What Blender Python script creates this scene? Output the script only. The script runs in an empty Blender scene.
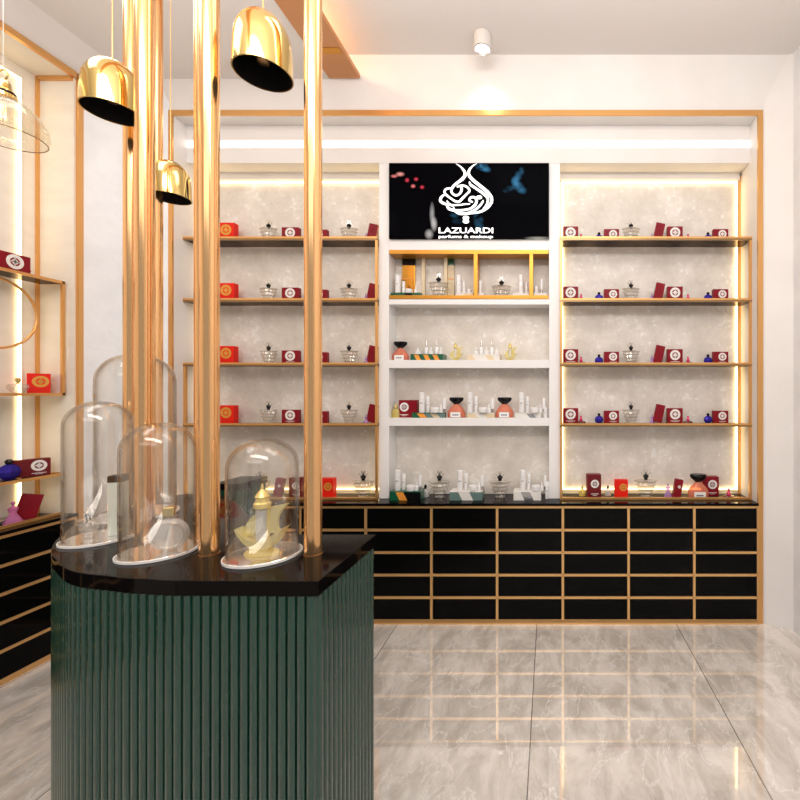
import bpy, bmesh, math, random
from mathutils import Vector, Matrix, Euler
R = math.radians
random.seed(7)
scene = bpy.context.scene
C = scene.collection
EYE = 1.36; F = 430.0

# ---------------------------------------------------------------- camera
cam_d = bpy.data.cameras.new('camera'); cam = bpy.data.objects.new('camera', cam_d); C.objects.link(cam)
cam.location = (0, 0, EYE); cam.rotation_euler = (R(90), 0, 0)
cam_d.sensor_width = 36; cam_d.lens = 36*F/800; cam_d.shift_x = -150/800; cam_d.shift_y = -7/800
cam_d.clip_start = .02
scene.camera = cam
scene.view_settings.view_transform = 'Standard'; scene.view_settings.look = 'None'
scene.view_settings.gamma = 1; scene.view_settings.exposure = 0.04
try:
    scene.cycles.transparent_max_bounces = 32
    scene.cycles.max_bounces = 10
except Exception: pass
# ---------------------------------------------------------------- world: daylight entering through the open shop front
w = bpy.data.worlds.new('world'); scene.world = w; w.use_nodes = True
bg = w.node_tree.nodes['Background']; bg.inputs[0].default_value = (.93, .96, 1, 1); bg.inputs[1].default_value = .42
# ---------------------------------------------------------------- large area lights: unseen fills added to brighten the room
def area(name, loc, rot, sx, sy, power, col):
    l = bpy.data.lights.new(name, 'AREA'); l.shape = 'RECTANGLE'; l.size = sx; l.size_y = sy; l.energy = power; l.color = col
    o = bpy.data.objects.new(name, l); C.objects.link(o); o.location = loc; o.rotation_euler = rot; return o
area('ceiling_bounce_fill', (-.5, .2, 2.75), (R(180), 0, 0), 3.0, 3.2, 34, (1, .975, .95))  # added fill, turned up so the ceiling bounces soft light
area('overhead_fill', (-.6, -1.6, 3.1), (R(35), 0, 0), 3.0, 1.0, 18, (1, .97, .95))  # added overhead fill behind the camera, no fitting modelled
area('overhead_fill', (.25, 1.2, 3.29), (0, 0, 0), 1.5, .7, 12, (1, .965, .93))
area('back_wall_fill', (-.3, -.3, 3.1), (R(55), 0, 0), 2.4, .4, 31, (1, .965, .92))  # added fill aimed at the back wall shelves
area('overhead_fill', (-1.9, 1.2, 3.17), (0, 0, 0), .6, 1.6, 12, (1, .965, .93))

# ---------------------------------------------------------------- materials
def mat(name, col, rough=.5, metal=0, spec=.5, emit=None, es=0, coat=0, trans=0, ior=1.45):
    m = bpy.data.materials.new(name); m.use_nodes = True
    b = m.node_tree.nodes['Principled BSDF']
    b.inputs['Base Color'].default_value = (*col, 1); b.inputs['Roughness'].default_value = rough
    b.inputs['Metallic'].default_value = metal; b.inputs['Specular IOR Level'].default_value = spec
    b.inputs['Coat Weight'].default_value = coat; b.inputs['Coat Roughness'].default_value = .05
    b.inputs['Transmission Weight'].default_value = trans; b.inputs['IOR'].default_value = ior
    if emit: b.inputs['Emission Color'].default_value = (*emit, 1); b.inputs['Emission Strength'].default_value = es
    return m
def nn(m): return m.node_tree.nodes, m.node_tree.links, m.node_tree.nodes['Principled BSDF']
def noisy(m, scale, c1, c2, bump=0, detail=6, lo=.35, hi=.65, mapscale=(1, 1, 1), bscale=None):
    N, L, b = nn(m)
    tc = N.new('ShaderNodeTexCoord'); mp = N.new('ShaderNodeMapping'); mp.inputs['Scale'].default_value = mapscale
    L.new(tc.outputs['Object'], mp.inputs[0])
    n = N.new('ShaderNodeTexNoise'); n.inputs['Scale'].default_value = scale; n.inputs['Detail'].default_value = detail
    L.new(mp.outputs[0], n.inputs['Vector'])
    r = N.new('ShaderNodeValToRGB'); r.color_ramp.elements[0].position = lo; r.color_ramp.elements[1].position = hi
    r.color_ramp.elements[0].color = (*c1, 1); r.color_ramp.elements[1].color = (*c2, 1)
    L.new(n.outputs[0], r.inputs[0]); L.new(r.outputs[0], b.inputs['Base Color'])
    if bump:
        n2 = N.new('ShaderNodeTexNoise'); n2.inputs['Scale'].default_value = bscale or scale*4; n2.inputs['Detail'].default_value = 5
        L.new(mp.outputs[0], n2.inputs['Vector'])
        bp = N.new('ShaderNodeBump'); bp.inputs['Strength'].default_value = bump; bp.inputs['Distance'].default_value = .01
        L.new(n2.outputs[0], bp.inputs['Height']); L.new(bp.outputs[0], b.inputs['Normal'])
    return m
def glass(name, col, refl=(1, 1, 1), f=.05, edge=.75, rough=.02, dens=0, rimcol=None):
    """clear thin glass: tinted see-through mixed with mirror reflection by facing angle"""
    m = bpy.data.materials.new(name); m.use_nodes = True
    N, L = m.node_tree.nodes, m.node_tree.links
    N.remove(N['Principled BSDF'])
    out = N['Material Output']
    t = N.new('ShaderNodeBsdfTransparent'); t.inputs[0].default_value = (*col, 1)
    g = N.new('ShaderNodeBsdfGlossy'); g.inputs['Color'].default_value = (*refl, 1); g.inputs['Roughness'].default_value = rough
    lw = N.new('ShaderNodeLayerWeight'); lw.inputs[0].default_value = .5
    p = N.new('ShaderNodeMath'); p.operation = 'POWER'; p.inputs[1].default_value = 5; L.new(lw.outputs['Facing'], p.inputs[0])
    a = N.new('ShaderNodeMapRange'); a.inputs['To Min'].default_value = f; a.inputs['To Max'].default_value = edge
    L.new(p.outputs[0], a.inputs[0])
    if rimcol:
        p2 = N.new('ShaderNodeMath'); p2.operation = 'POWER'; p2.inputs[1].default_value = 4; L.new(lw.outputs['Facing'], p2.inputs[0])
        mc = N.new('ShaderNodeMix'); mc.data_type = 'RGBA'; mc.inputs[6].default_value = (*col, 1); mc.inputs[7].default_value = (*rimcol, 1)
        L.new(p2.outputs[0], mc.inputs[0]); L.new(mc.outputs[2], t.inputs[0])
    mx = N.new('ShaderNodeMixShader'); L.new(a.outputs[0], mx.inputs[0]); L.new(t.outputs[0], mx.inputs[1]); L.new(g.outputs[0], mx.inputs[2])
    last = mx
    if dens:
        d = N.new('ShaderNodeBsdfDiffuse'); d.inputs[0].default_value = (*refl, 1)
        m2 = N.new('ShaderNodeMixShader'); m2.inputs[0].default_value = dens
        L.new(mx.outputs[0], m2.inputs[1]); L.new(d.outputs[0], m2.inputs[2]); last = m2
    L.new(last.outputs[0], out.inputs[0])
    return m
M = {}
M['wall'] = noisy(mat('painted_wall', (.8, .77, .75), .55), 3, (.80, .765, .745), (.84, .81, .795), .04, bscale=60)
M['wall_cool'] = noisy(mat('plastered_wall', (.8, .8, .82), .6), 6, (.76, .765, .79), (.83, .83, .85), .25, bscale=25)
M['ceiling'] = mat('ceiling_paint', (.82, .785, .765), .6)
M['white'] = mat('white_lacquer', (.86, .85, .85), .3)
M['cream'] = noisy(mat('cream_panel', (.8, .74, .65), .5), 4, (.80, .735, .65), (.84, .785, .71), .05, mapscale=(1, 1, 4))
M['gold'] = mat('brushed_gold', (.76, .41, .145), .34, .7)
M['rail'] = mat('satin_gold_edge', (.85, .5, .2), .35, .6)
M['rosegold'] = mat('polished_rose_gold', (.92, .53, .24), .16, .95)
M['brass'] = mat('polished_brass', (.74, .53, .2), .1, 1)
M['yellowgold'] = mat('yellow_gold_trim', (.55, .25, .03), .3, .6)
M['darkin'] = mat('black_inner_enamel', (.006, .005, .005), .5)
M['blackgloss'] = noisy(mat('black_gloss_stone', (.01, .01, .01), .06, spec=.3, ior=1.25), 2.2, (.003, .003, .003), (.010, .009, .009), detail=12, lo=.55, hi=.8)
M['blackstone'] = mat('black_marble', (.004, .003, .003), .05, spec=.25, ior=1.25)
M['black'] = mat('black_plastic', (.006, .006, .007), .2, spec=.3)
M['green'] = mat('dark_green_lacquer', (.006, .042, .028), .2, coat=.6)
M['smoked'] = glass('smoked_glass', (.30, .24, .19), (.9, .85, .8), .06, .5)
M['clear'] = glass('clear_glass', (.985, .98, .97), (1, .98, .95), .05, 1, .01, rimcol=(.35, .27, .2))
M['shade'] = glass('shade_glass', (.97, .955, .92), (1, .96, .85), .04, .9, dens=.02)
M['crystal'] = glass('cut_crystal', (.90, .88, .85), (1, .98, .95), .16, .9, .06, .06, rimcol=(.3, .27, .24))
M['frost'] = glass('frosted_crystal', (.9, .88, .85), (1, 1, 1), .1, .8, .2, .3)
M['yglass'] = glass('yellow_glass', (.97, .90, .42), (1, .95, .6), .1, .8, .08, .28, rimcol=(.8, .6, .1))
M['yglass2'] = glass('amber_yellow_glass', (.93, .80, .08), (1, .9, .4), .06, .6, .08, .35)
M['lilac'] = glass('lilac_glass', (.78, .58, .9), (.75, .5, .85), .08, .6, .1, .35)
M['blueglass'] = glass('cobalt_glass', (.08, .05, .5), (.10, .07, .6), .12, .6, .05, .35)
M['coral'] = glass('coral_glass', (.95, .50, .38), (.9, .36, .24), .07, .6, .08, .45)
M['pink'] = mat('pink_glass', (.75, .04, .16), .15, coat=.5)
M['crimson'] = mat('crimson_card', (.24, .005, .014), .4, spec=.25)
M['red'] = mat('bright_red_card', (.80, .018, .008), .4, spec=.25)
M['darkred'] = mat('dark_red_lacquer', (.12, .004, .01), .15, coat=.5)
M['maroon'] = mat('maroon_card', (.16, .012, .016), .4, spec=.25)
M['wmark'] = mat('white_print', (.85, .82, .8), .5)
M['gmark'] = mat('gold_print', (.75, .36, .06), .35, .3)
M['paper'] = mat('white_label', (.85, .85, .84), .5)
M['ink'] = mat('ink', (.02, .03, .06), .5)
M['bottle'] = mat('white_bottle', (.85, .84, .84), .25, coat=.3)
M['silver'] = mat('silver_band', (.55, .52, .5), .25, .9)
M['green2'] = mat('emerald_card', (.006, .11, .05), .3, coat=.3)
M['orange'] = mat('orange_card', (.85, .33, .05), .35)
M['teal'] = mat('grey_teal_card', (.14, .22, .21), .3)
M['creamcard'] = mat('cream_card', (.75, .62, .42), .4)
M['whitecard'] = mat('white_card', (.8, .77, .73), .4)
M['mirror'] = mat('mirror_disc', (.86, .84, .83), .06, .9)
M['brownpanel'] = mat('caramel_ceiling_panel', (.62, .29, .12), .4, .2)
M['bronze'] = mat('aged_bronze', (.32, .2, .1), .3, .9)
M['led'] = mat('led_white', (1, 1, 1), .5, emit=(1, .95, .84), es=1.5)
M['ledwarm'] = mat('led_warm', (1, .9, .6), .5, emit=(1, .74, .34), es=4.6)
M['ledleft'] = mat('led_left', (1, .9, .6), .5, emit=(1, .76, .38), es=4.5)
M['ledcove'] = mat('led_cove', (1, .9, .6), .5, emit=(1, .74, .42), es=9)
M['lens'] = mat('lamp_lens', (1, 1, 1), .5, emit=(1, .98, .95), es=4)
M['filament'] = mat('filament', (1, .6, .2), .5, emit=(1, .62, .25), es=5)
M['gmirror'] = mat('amber_mirror', (.75, .38, .06), .12, .8)
M['screenwhite'] = mat('lit_white_artwork', (1, 1, 1), .5, emit=(1, 1, 1), es=1.0)

# plaster display panel: mottled grey-beige with pale worn flecks
m = mat('worn_plaster_panel', (.6, .55, .5), .4); N, L, b = nn(m)
tc = N.new('ShaderNodeTexCoord')
n1 = N.new('ShaderNodeTexNoise'); n1.inputs['Scale'].default_value = 5; n1.inputs['Detail'].default_value = 10; n1.inputs['Roughness'].default_value = .7
n2 = N.new('ShaderNodeTexNoise'); n2.inputs['Scale'].default_value = 38; n2.inputs['Detail'].default_value = 6
L.new(tc.outputs['Object'], n1.inputs['Vector']); L.new(tc.outputs['Object'], n2.inputs['Vector'])
r1 = N.new('ShaderNodeValToRGB'); r1.color_ramp.elements[0].position = .35; r1.color_ramp.elements[1].position = .62
r1.color_ramp.elements[0].color = (.64, .585, .52, 1); r1.color_ramp.elements[1].color = (.83, .775, .715, 1)
L.new(n1.outputs[0], r1.inputs[0])
mul = N.new('ShaderNodeMath'); mul.operation = 'MULTIPLY'; L.new(n1.outputs[0], mul.inputs[0]); L.new(n2.outputs[0], mul.inputs[1])
r2 = N.new('ShaderNodeValToRGB'); r2.color_ramp.elements[0].position = .31; r2.color_ramp.elements[1].position = .36
L.new(mul.outputs[0], r2.inputs[0])
mx = N.new('ShaderNodeMix'); mx.data_type = 'RGBA'; L.new(r2.outputs[0], mx.inputs[0]); L.new(r1.outputs[0], mx.inputs[6]); mx.inputs[7].default_value = (.88, .85, .81, 1)
L.new(mx.outputs[2], b.inputs['Base Color'])
bp = N.new('ShaderNodeBump'); bp.inputs['Strength'].default_value = .3; bp.inputs['Distance'].default_value = .004; L.new(n2.outputs[0], bp.inputs['Height']); L.new(bp.outputs[0], b.inputs['Normal'])
M['plaster'] = m

# floor: polished grey marble tiles with pale diagonal veins
m = mat('polished_marble_tiles', (.5, .47, .44), .05, spec=.9, coat=1); m.node_tree.nodes['Principled BSDF'].inputs['Coat IOR'].default_value = 1.9; m.node_tree.nodes['Principled BSDF'].inputs['Coat Roughness'].default_value = .02; N, L, b = nn(m)
tc = N.new('ShaderNodeTexCoord')
sep = N.new('ShaderNodeSeparateXYZ'); L.new(tc.outputs['Object'], sep.inputs[0])
def mth(op, a, bb=None, c=None):
    n = N.new('ShaderNodeMath'); n.operation = op
    for i, v in enumerate((a, bb, c)):
        if v is None: continue
        if hasattr(v, 'node'): L.new(v, n.inputs[i])
        else: n.inputs[i].default_value = v
    return n.outputs[0]
tx = mth('MULTIPLY', mth('ADD', sep.outputs[0], 10*.82+.077), 1/.82)
ty = mth('MULTIPLY', mth('ADD', sep.outputs[1], 20.05), 1/1.64)
ix = mth('FLOOR', tx); iy = mth('FLOOR', ty)
comb = N.new('ShaderNodeCombineXYZ'); L.new(mth('MULTIPLY', ix, 7.3), comb.inputs[0]); L.new(mth('MULTIPLY', iy, 3.7), comb.inputs[1])
va = N.new('ShaderNodeVectorMath'); va.operation = 'ADD'; L.new(tc.outputs['Object'], va.inputs[0]); L.new(comb.outputs[0], va.inputs[1])
mp = N.new('ShaderNodeMapping'); mp.inputs['Rotation'].default_value = (0, 0, R(-32)); mp.inputs['Scale'].default_value = (3.0, 1.5, 1); L.new(va.outputs[0], mp.inputs[0])
nz = N.new('ShaderNodeTexNoise'); nz.inputs['Scale'].default_value = 3.2; nz.inputs['Detail'].default_value = 12; nz.inputs['Roughness'].default_value = .68; nz.inputs['Distortion'].default_value = .5
L.new(mp.outputs[0], nz.inputs['Vector'])
r1 = N.new('ShaderNodeValToRGB'); r1.color_ramp.elements[0].position = .38; r1.color_ramp.elements[1].position = .60
r1.color_ramp.elements[0].color = (.58, .53, .475, 1); r1.color_ramp.elements[1].color = (.84, .79, .735, 1); L.new(nz.outputs[0], r1.inputs[0])
nv = N.new('ShaderNodeTexNoise'); nv.inputs['Scale'].default_value = 1.9; nv.inputs['Detail'].default_value = 8; nv.inputs['Roughness'].default_value = .6; nv.inputs['Distortion'].default_value = .5
L.new(mp.outputs[0], nv.inputs['Vector'])
ridge = mth('ABSOLUTE', mth('SUBTRACT', nv.outputs[0], .5))
mr = N.new('ShaderNodeMapRange'); mr.inputs['From Min'].default_value = 0; mr.inputs['From Max'].default_value = .013; mr.inputs['To Min'].default_value = .8; mr.inputs['To Max'].default_value = 0; L.new(ridge, mr.inputs[0])
mx = N.new('ShaderNodeMix'); mx.data_type = 'RGBA'; L.new(mr.outputs[0], mx.inputs[0]); L.new(r1.outputs[0], mx.inputs[6]); mx.inputs[7].default_value = (.93, .90, .86, 1)
fx = mth('FRACT', tx); ex = mth('MINIMUM', fx, mth('SUBTRACT', 1, fx)); fy = mth('FRACT', ty); ey = mth('MINIMUM', fy, mth('SUBTRACT', 1, fy))
jm = mth('MAXIMUM', mth('LESS_THAN', ex, .0028), mth('LESS_THAN', ey, .0012))
mx2 = N.new('ShaderNodeMix'); mx2.data_type = 'RGBA'; L.new(jm, mx2.inputs[0]); L.new(mx.outputs[2], mx2.inputs[6]); mx2.inputs[7].default_value = (.2, .18, .16, 1)
L.new(mx2.outputs[2], b.inputs['Base Color'])
M['floor'] = m

# screen picture: black with blue smoke, red lights and a pale figure
TVX = -.4955; TVZ = EYE+1.1775
m = mat('video_screen', (.002, .002, .003), .1, spec=.1, ior=1.1); N, L, b = nn(m)
tc = N.new('ShaderNodeTexCoord'); geo = tc.outputs['Object']
def scr(px, py): return ((px-550)/F*2.61, (393-py)/F*2.61+EYE)
def crop(x, y): return (370+x*.25, 150+y*.25)
blobs = [(*crop(x, y), rx, rz, tuple(k*c_ for c_ in (.035, .15, .27)), 1) for x, y, rx, rz, k in
         ((606, 84, .020, .030, .35), (592, 104, .024, .036, .5), (580, 124, .028, .034, .8), (592, 146, .040, .034, .9), (608, 162, .034, .026, .6), (560, 152, .032, .020, .5), (545, 162, .024, .014, .3),
          (452, 66, .035, .030, .8), (468, 78, .028, .020, .8), (432, 64, .028, .022, .5), (428, 262, .026, .09, .35), (440, 300, .026, .07, .4), (335, 262, .035, .02, .25), (350, 285, .04, .02, .2))]
hard = [(407, 180, .016, .016, (.7, .05, .08)), (416, 179, .016, .014, (.7, .05, .08)), (413, 186, .017, .014, (.9, .2, .2)), (422, 187, .016, .014, (.7, .05, .08)), (400, 174, .03, .016, (.9, .35, .3)), (394, 176, .025, .012, (.8, .2, .2)), (385+47, 214, .018, .08, (.35, .33, .33)), (434, 224, .022, .05, (.5, .48, .46)), (429, 234, .03, .035, (.45, .42, .4)), (538, 238, .09, .012, (.35, .33, .28))]
sp = N.new('ShaderNodeSeparateXYZ'); L.new(geo, sp.inputs[0])
nz = N.new('ShaderNodeTexNoise'); nz.inputs['Scale'].default_value = 16; nz.inputs['Detail'].default_value = 5; nz.inputs['Distortion'].default_value = 1.2; L.new(geo, nz.inputs['Vector'])
acc = None
for i, t in enumerate(blobs+hard):
    px, py, rx, rz, col = t[:5]; cx, cz = scr(px, py)
    dx = mth('MULTIPLY', mth('SUBTRACT', sp.outputs[0], cx), 1/rx); dz = mth('MULTIPLY', mth('SUBTRACT', sp.outputs[2], cz), 1/rz)
    d = mth('SQRT', mth('ADD', mth('MULTIPLY', dx, dx), mth('MULTIPLY', dz, dz)))
    v = N.new('ShaderNodeMapRange'); v.inputs['From Min'].default_value = 1; v.inputs['From Max'].default_value = .2; L.new(d, v.inputs[0]); val = v.outputs[0]
    if i < len(blobs):
        q = N.new('ShaderNodeMapRange'); q.inputs['From Min'].default_value = .36; q.inputs['From Max'].default_value = .62; L.new(nz.outputs[0], q.inputs[0]); val = mth('MULTIPLY', val, mth('MULTIPLY', q.outputs[0], 1.6))
    vm = N.new('ShaderNodeVectorMath'); vm.operation = 'SCALE'; vm.inputs[0].default_value = col; L.new(val, vm.inputs['Scale'])
    if acc is None: acc = vm.outputs[0]
    else:
        ad = N.new('ShaderNodeVectorMath'); ad.operation = 'ADD'; L.new(acc, ad.inputs[0]); L.new(vm.outputs[0], ad.inputs[1]); acc = ad.outputs[0]
L.new(acc, b.inputs['Emission Color']); b.inputs['Emission Strength'].default_value = 1
M['screen'] = m

# ---------------------------------------------------------------- mesh helpers
class MB:
    def __init__(s): s.b = bmesh.new()
    def box(s, x0, x1, y0, y1, z0, z1):
        v = [s.b.verts.new(p) for p in ((x0,y0,z0),(x1,y0,z0),(x1,y1,z0),(x0,y1,z0),(x0,y0,z1),(x1,y0,z1),(x1,y1,z1),(x0,y1,z1))]
        for f in ((0,3,2,1),(4,5,6,7),(0,1,5,4),(1,2,6,5),(2,3,7,6),(3,0,4,7)): s.b.faces.new([v[i] for i in f])
        return s
    def lathe(s, prof, seg=24, c=(0,0), sx=1, sy=1, mod=None, axis='z', z0=0):
        rings = []
        for r, z in prof:
            if r < 1e-5: rings.append([s.b.verts.new((c[0], c[1], z+z0))]); continue
            ring = []
            for i in range(seg):
                a = 2*math.pi*i/seg; rr = r*(mod(a, z) if mod else 1)
                ring.append(s.b.verts.new((c[0]+rr*sx*math.cos(a), c[1]+rr*sy*math.sin(a), z+z0)))
            rings.append(ring)
        for A, B in zip(rings, rings[1:]):
            if len(A) == 1 and len(B) == 1: continue
            for i in range(seg):
                j = (i+1) % seg
                if len(A) == 1: s.b.faces.new((A[0], B[j], B[i]))
                elif len(B) == 1: s.b.faces.new((A[i], A[j], B[0]))
                else: s.b.faces.new((A[i], A[j], B[j], B[i]))
        return s
    def prism(s, pts, h0, h1, plane='xy', cap=True):
        def P(u, v, h): return (u, v, h) if plane == 'xy' else (u, h, v) if plane == 'xz' else (h, u, v)
        A = [s.b.verts.new(P(u, v, h0)) for u, v in pts]; B = [s.b.verts.new(P(u, v, h1)) for u, v in pts]
        n = len(pts)
        for i in range(n):
            j = (i+1) % n; s.b.faces.new((A[i], A[j], B[j], B[i]))
        if cap: s.b.faces.new(A[::-1]); s.b.faces.new(B)
        return s
    def tube(s, path, r, seg=8, closed=False, rs=None):
        path = [Vector(p) for p in path]; n = len(path); rings = []
        for i, p in enumerate(path):
            if closed: t = path[(i+1) % n]-path[i-1]
            else: t = path[min(i+1, n-1)]-path[max(i-1, 0)]
            t.normalize(); up = Vector((0,0,1)) if abs(t.z) < .9 else Vector((1,0,0))
            a = t.cross(up).normalized(); bb = t.cross(a)
            rr = rs[i] if rs else r
            rings.append([s.b.verts.new(p+a*rr*math.cos(2*math.pi*k/seg)+bb*rr*math.sin(2*math.pi*k/seg)) for k in range(seg)])
        m = n if closed else n-1
        for i in range(m):
            A, B = rings[i], rings[(i+1) % n]
            for k in range(seg):
                l = (k+1) % seg; s.b.faces.new((A[k], A[l], B[l], B[k]))
        if not closed: s.b.faces.new(rings[0][::-1]); s.b.faces.new(rings[-1])
        return s
    def ribbon(s, path, h0, h1):
        """variable-width stroke in the xz plane; path = [(x, z, width)]"""
        n = len(path); Lf, Rt = [], []
        for i, (x, z, wd) in enumerate(path):
            x0, z0 = path[max(i-1, 0)][:2]; x1, z1 = path[min(i+1, n-1)][:2]
            tx, tz = x1-x0, z1-z0; l = math.hypot(tx, tz) or 1
            nx, nz_ = -tz/l*wd/2, tx/l*wd/2
            Lf.append((x+nx, z+nz_)); Rt.append((x-nx, z-nz_))
        for i in range(n-1):
            s.prism([Lf[i], Lf[i+1], Rt[i+1], Rt[i]], h0, h1, 'xz')
        return s
    def build(s, name, mt, parent=None, smooth=False, bevel=0, at=None):
        bmesh.ops.recalc_face_normals(s.b, faces=s.b.faces)
        me = bpy.data.meshes.new(name); s.b.to_mesh(me); s.b.free()
        me.materials.append(mt)
        o = bpy.data.objects.new(name, me); C.objects.link(o)
        if smooth:
            for p in me.polygons: p.use_smooth = True
            if smooth == 'auto':
                try: me.set_sharp_from_angle(angle=R(35))
                except Exception: pass
        if bevel:
            bv = o.modifiers.new('bevel', 'BEVEL'); bv.width = bevel; bv.segments = 2; bv.limit_method = 'ANGLE'
        if parent: o.parent = parent
        if at: o.location = at
        return o
def catmull(pts, n=6, closed=False):
    out = []; m = len(pts); rng = range(m if closed else m-1)
    for i in rng:
        g = lambda k: pts[k % m] if closed else pts[max(0, min(m-1, k))]
        p0, p1, p2, p3 = g(i-1), g(i), g(i+1), g(i+2)
        for k in range(n):
            t = k/n
            out.append(tuple(.5*((2*b_)+(-a_+c_)*t+(2*a_-5*b_+4*c_-d_)*t*t+(-a_+3*b_-3*c_+d_)*t**3) for a_, b_, c_, d_ in zip(p0, p1, p2, p3)))
    if not closed: out.append(tuple(pts[-1]))
    return out
def tag(o, label=None, cat=None, group=None, kind=None):
    if label: o['label'] = label
    if cat: o['category'] = cat
    if group: o['group'] = group
    if kind: o['kind'] = kind
    return o
def root(name, loc=(0, 0, 0), rz=0):
    o = bpy.data.objects.new(name, None); C.objects.link(o); o.location = loc; o.rotation_euler = (0, 0, rz); o.empty_display_size = .05; return o
def copy_tree(o, parent=None):
    c = o.copy(); C.objects.link(c); c.parent = parent
    for ch in list(o.children): copy_tree(ch, c)
    return c
def struct(mb, name, mt, **k): return tag(mb.build(name, mt, **k), kind='structure')
def PX(px, Y): return (px-550)/F*Y
def PZ(py, Y): return EYE+(393-py)/F*Y

# ================================================================ SETTING
YF, YB = 2.53, 2.773           # niche frame plane, niche back
XL, XR = -2.224, 1.224         # niche sides
ZN = EYE+1.636                 # niche ceiling
ZC, ZS = EYE+1.95, EYE+1.83    # ceiling, lower ceiling
LX, LB = -2.55, -2.76          # left niche front and back
ZL = EYE+1.70
struct(MB().box(-3.2, 1.9, -3.2, 3.0, -.05, 0), 'floor', M['floor'])
struct(MB().box(-1.28, 1.9, -3.2, 2.9, ZC, ZC+.08), 'ceiling', M['ceiling'])
struct(MB().box(-3.2, -1.28, -3.2, 2.9, ZS, ZC+.08), 'ceiling_lower', M['ceiling'])
# back wall: niche back, side cheeks, roof
struct(MB().box(XL-.05, XR+.05, YB, YB+.06, 0, ZN+.05), 'wall_back', M['wall'])
struct(MB().box(XR, XR+.04, YF+.0118, YB, 0, ZN), 'wall_niche_right', M['wall'])
struct(MB().box(XL-.04, XL, YF+.0118, YB, 0, ZN), 'wall_niche_left', M['wall'])
struct(MB().box(XL, XR, YF+.0118, YB, ZN, ZN+.05), 'ceiling_niche', M['wall'])
# tilted fascia above the niche
struct(MB().prism([(YF+.012, ZN+.028), (YF-.052, ZC), (YF+.12, ZC), (YF+.12, ZN+.052)], -2.9, 1.9, 'yz'), 'wall_fascia', M['wall'])
# flared jambs
struct(MB().prism([(1.254, YF+.01), (1.265, YF), (1.397, 2.468), (1.397, 2.75), (1.3, 2.75)], 0, ZC), 'wall_jamb_right', M['wall'])
struct(MB().prism([(1.397, 2.468), (1.40, 2.40), (1.40, -3.2), (1.6, -3.2), (1.6, 2.6), (1.397, 2.6)], 0, ZC), 'wall_right', M['wall_cool'])
struct(MB().prism([(-2.247, YF), (-2.24, YF+.012), (-2.3, 2.75), (-2.9, 2.75), (-2.6, 2.36), (-2.55, 2.352)], 0, ZC), 'wall_jamb_left', M['wall_cool'])
# left wall with its own niche
struct(MB().box(LB-.06, LB, -3.2, 2.36, 0, ZL+.05), 'wall_left', M['cream'])
struct(MB().box(LB, LX-.018, 2.318, 2.36, 0, ZL), 'wall_left_end', M['cream'])
struct(MB().box(LB, LX-.02, -3.2, 2.36, ZL, ZL+.04), 'ceiling_left_niche', M['cream'])
mb = MB().prism([(LX-.012, ZL+.028), (-2.43, ZS), (-2.8, ZS), (-2.8, ZL+.04)], 3.2, -2.45, 'xz'); 
struct(MB().prism([(LX-.012, ZL+.028), (-2.43, ZS), (-2.8, ZS), (-2.8, ZL+.04)], -3.2, 2.6, 'xz'), 'wall_left_fascia', M['wall'])
# gold frames round both niches
fr = MB(); t = .03
fr.box(XR, XR+.030, YF, YF+.0115, 0, ZN+.03); fr.box(XL-.023, XL, YF, YF+.0115, 0, ZN+.03); fr.box(XL, XR, YF, YF+.0115, ZN, ZN+.03)
struct(fr, 'trim_1', M['gold'])
fr = MB(); fr.box(LX-.018, LX-.001, 2.328, 2.353, 0, ZL+.03); fr.box(LX-.02, LX, -3.2, 2.318, ZL, ZL+.03)
struct(fr, 'trim_2', M['gold'])
fr = MB(); fr.box(LB+.0002, LB+.011, 2.304, 2.318, EYE-.647, ZL); fr.box(LB+.016, LX-.0201, 2.302, 2.318, ZL-.018, ZL-.0002)
struct(fr, 'trim_3', M['gold'])
fr = MB(); fr.box(XR-.014, XR, YB-.016, YB, EYE-.647, EYE+1.39); fr.box(XL, XL+.014, YB-.016, YB, EYE-.647, EYE+1.39)
struct(fr, 'trim_4', M['gold'])
# pelmet box across the niche with recessed light line
ZP0, ZP1 = EYE+1.407, ZN
struct(MB().box(XL, XR, 2.63, YB, ZP0, EYE+1.50).box(XL, XR, 2.63, YB, EYE+1.548, ZP1).box(XL, XR, 2.65, YB, EYE+1.50, EYE+1.548), 'trim_5', M['wall'])
tag(MB().box(XL+.002, XR-.002, 2.636, 2.65, EYE+1.504, EYE+1.540).build('light_line', M['led']), 'long white recessed light line across the top of the back niche', 'light')
# lower lip under the pelmet near the back panel
for nm, x0, x1 in (('trim_6', XL+.014, -1.046), ('trim_7', .061, XR-.014)):
    struct(MB().box(x0, x1, YB-.03, YB, EYE+1.36, ZP0), nm, M['wall'])

# caramel panel on the ceiling and cove light
pn = root('ceiling_panel', (-1.19, 0, ZS)); tag(pn, 'caramel brown strip panel hung under the ceiling above the columns', 'ceiling panel')
MB().box(-.09, .09, -3.1, 2.49, -.006, .016).build('panel', M['brownpanel'], pn)
MB().box(-.075, .075, 2.27, 2.31, -.010, -.006).build('slot_reflection_bar', M['yellowgold'], pn)  # gold bar put in for a light slot reflected in the panel
tag(MB().box(-1.27, -1.255, -3.1, 2.40, ZC-.06, ZC-.02).build('cove_light', M['ledcove']), 'warm cove light hidden above the caramel ceiling panel', 'light')

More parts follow.
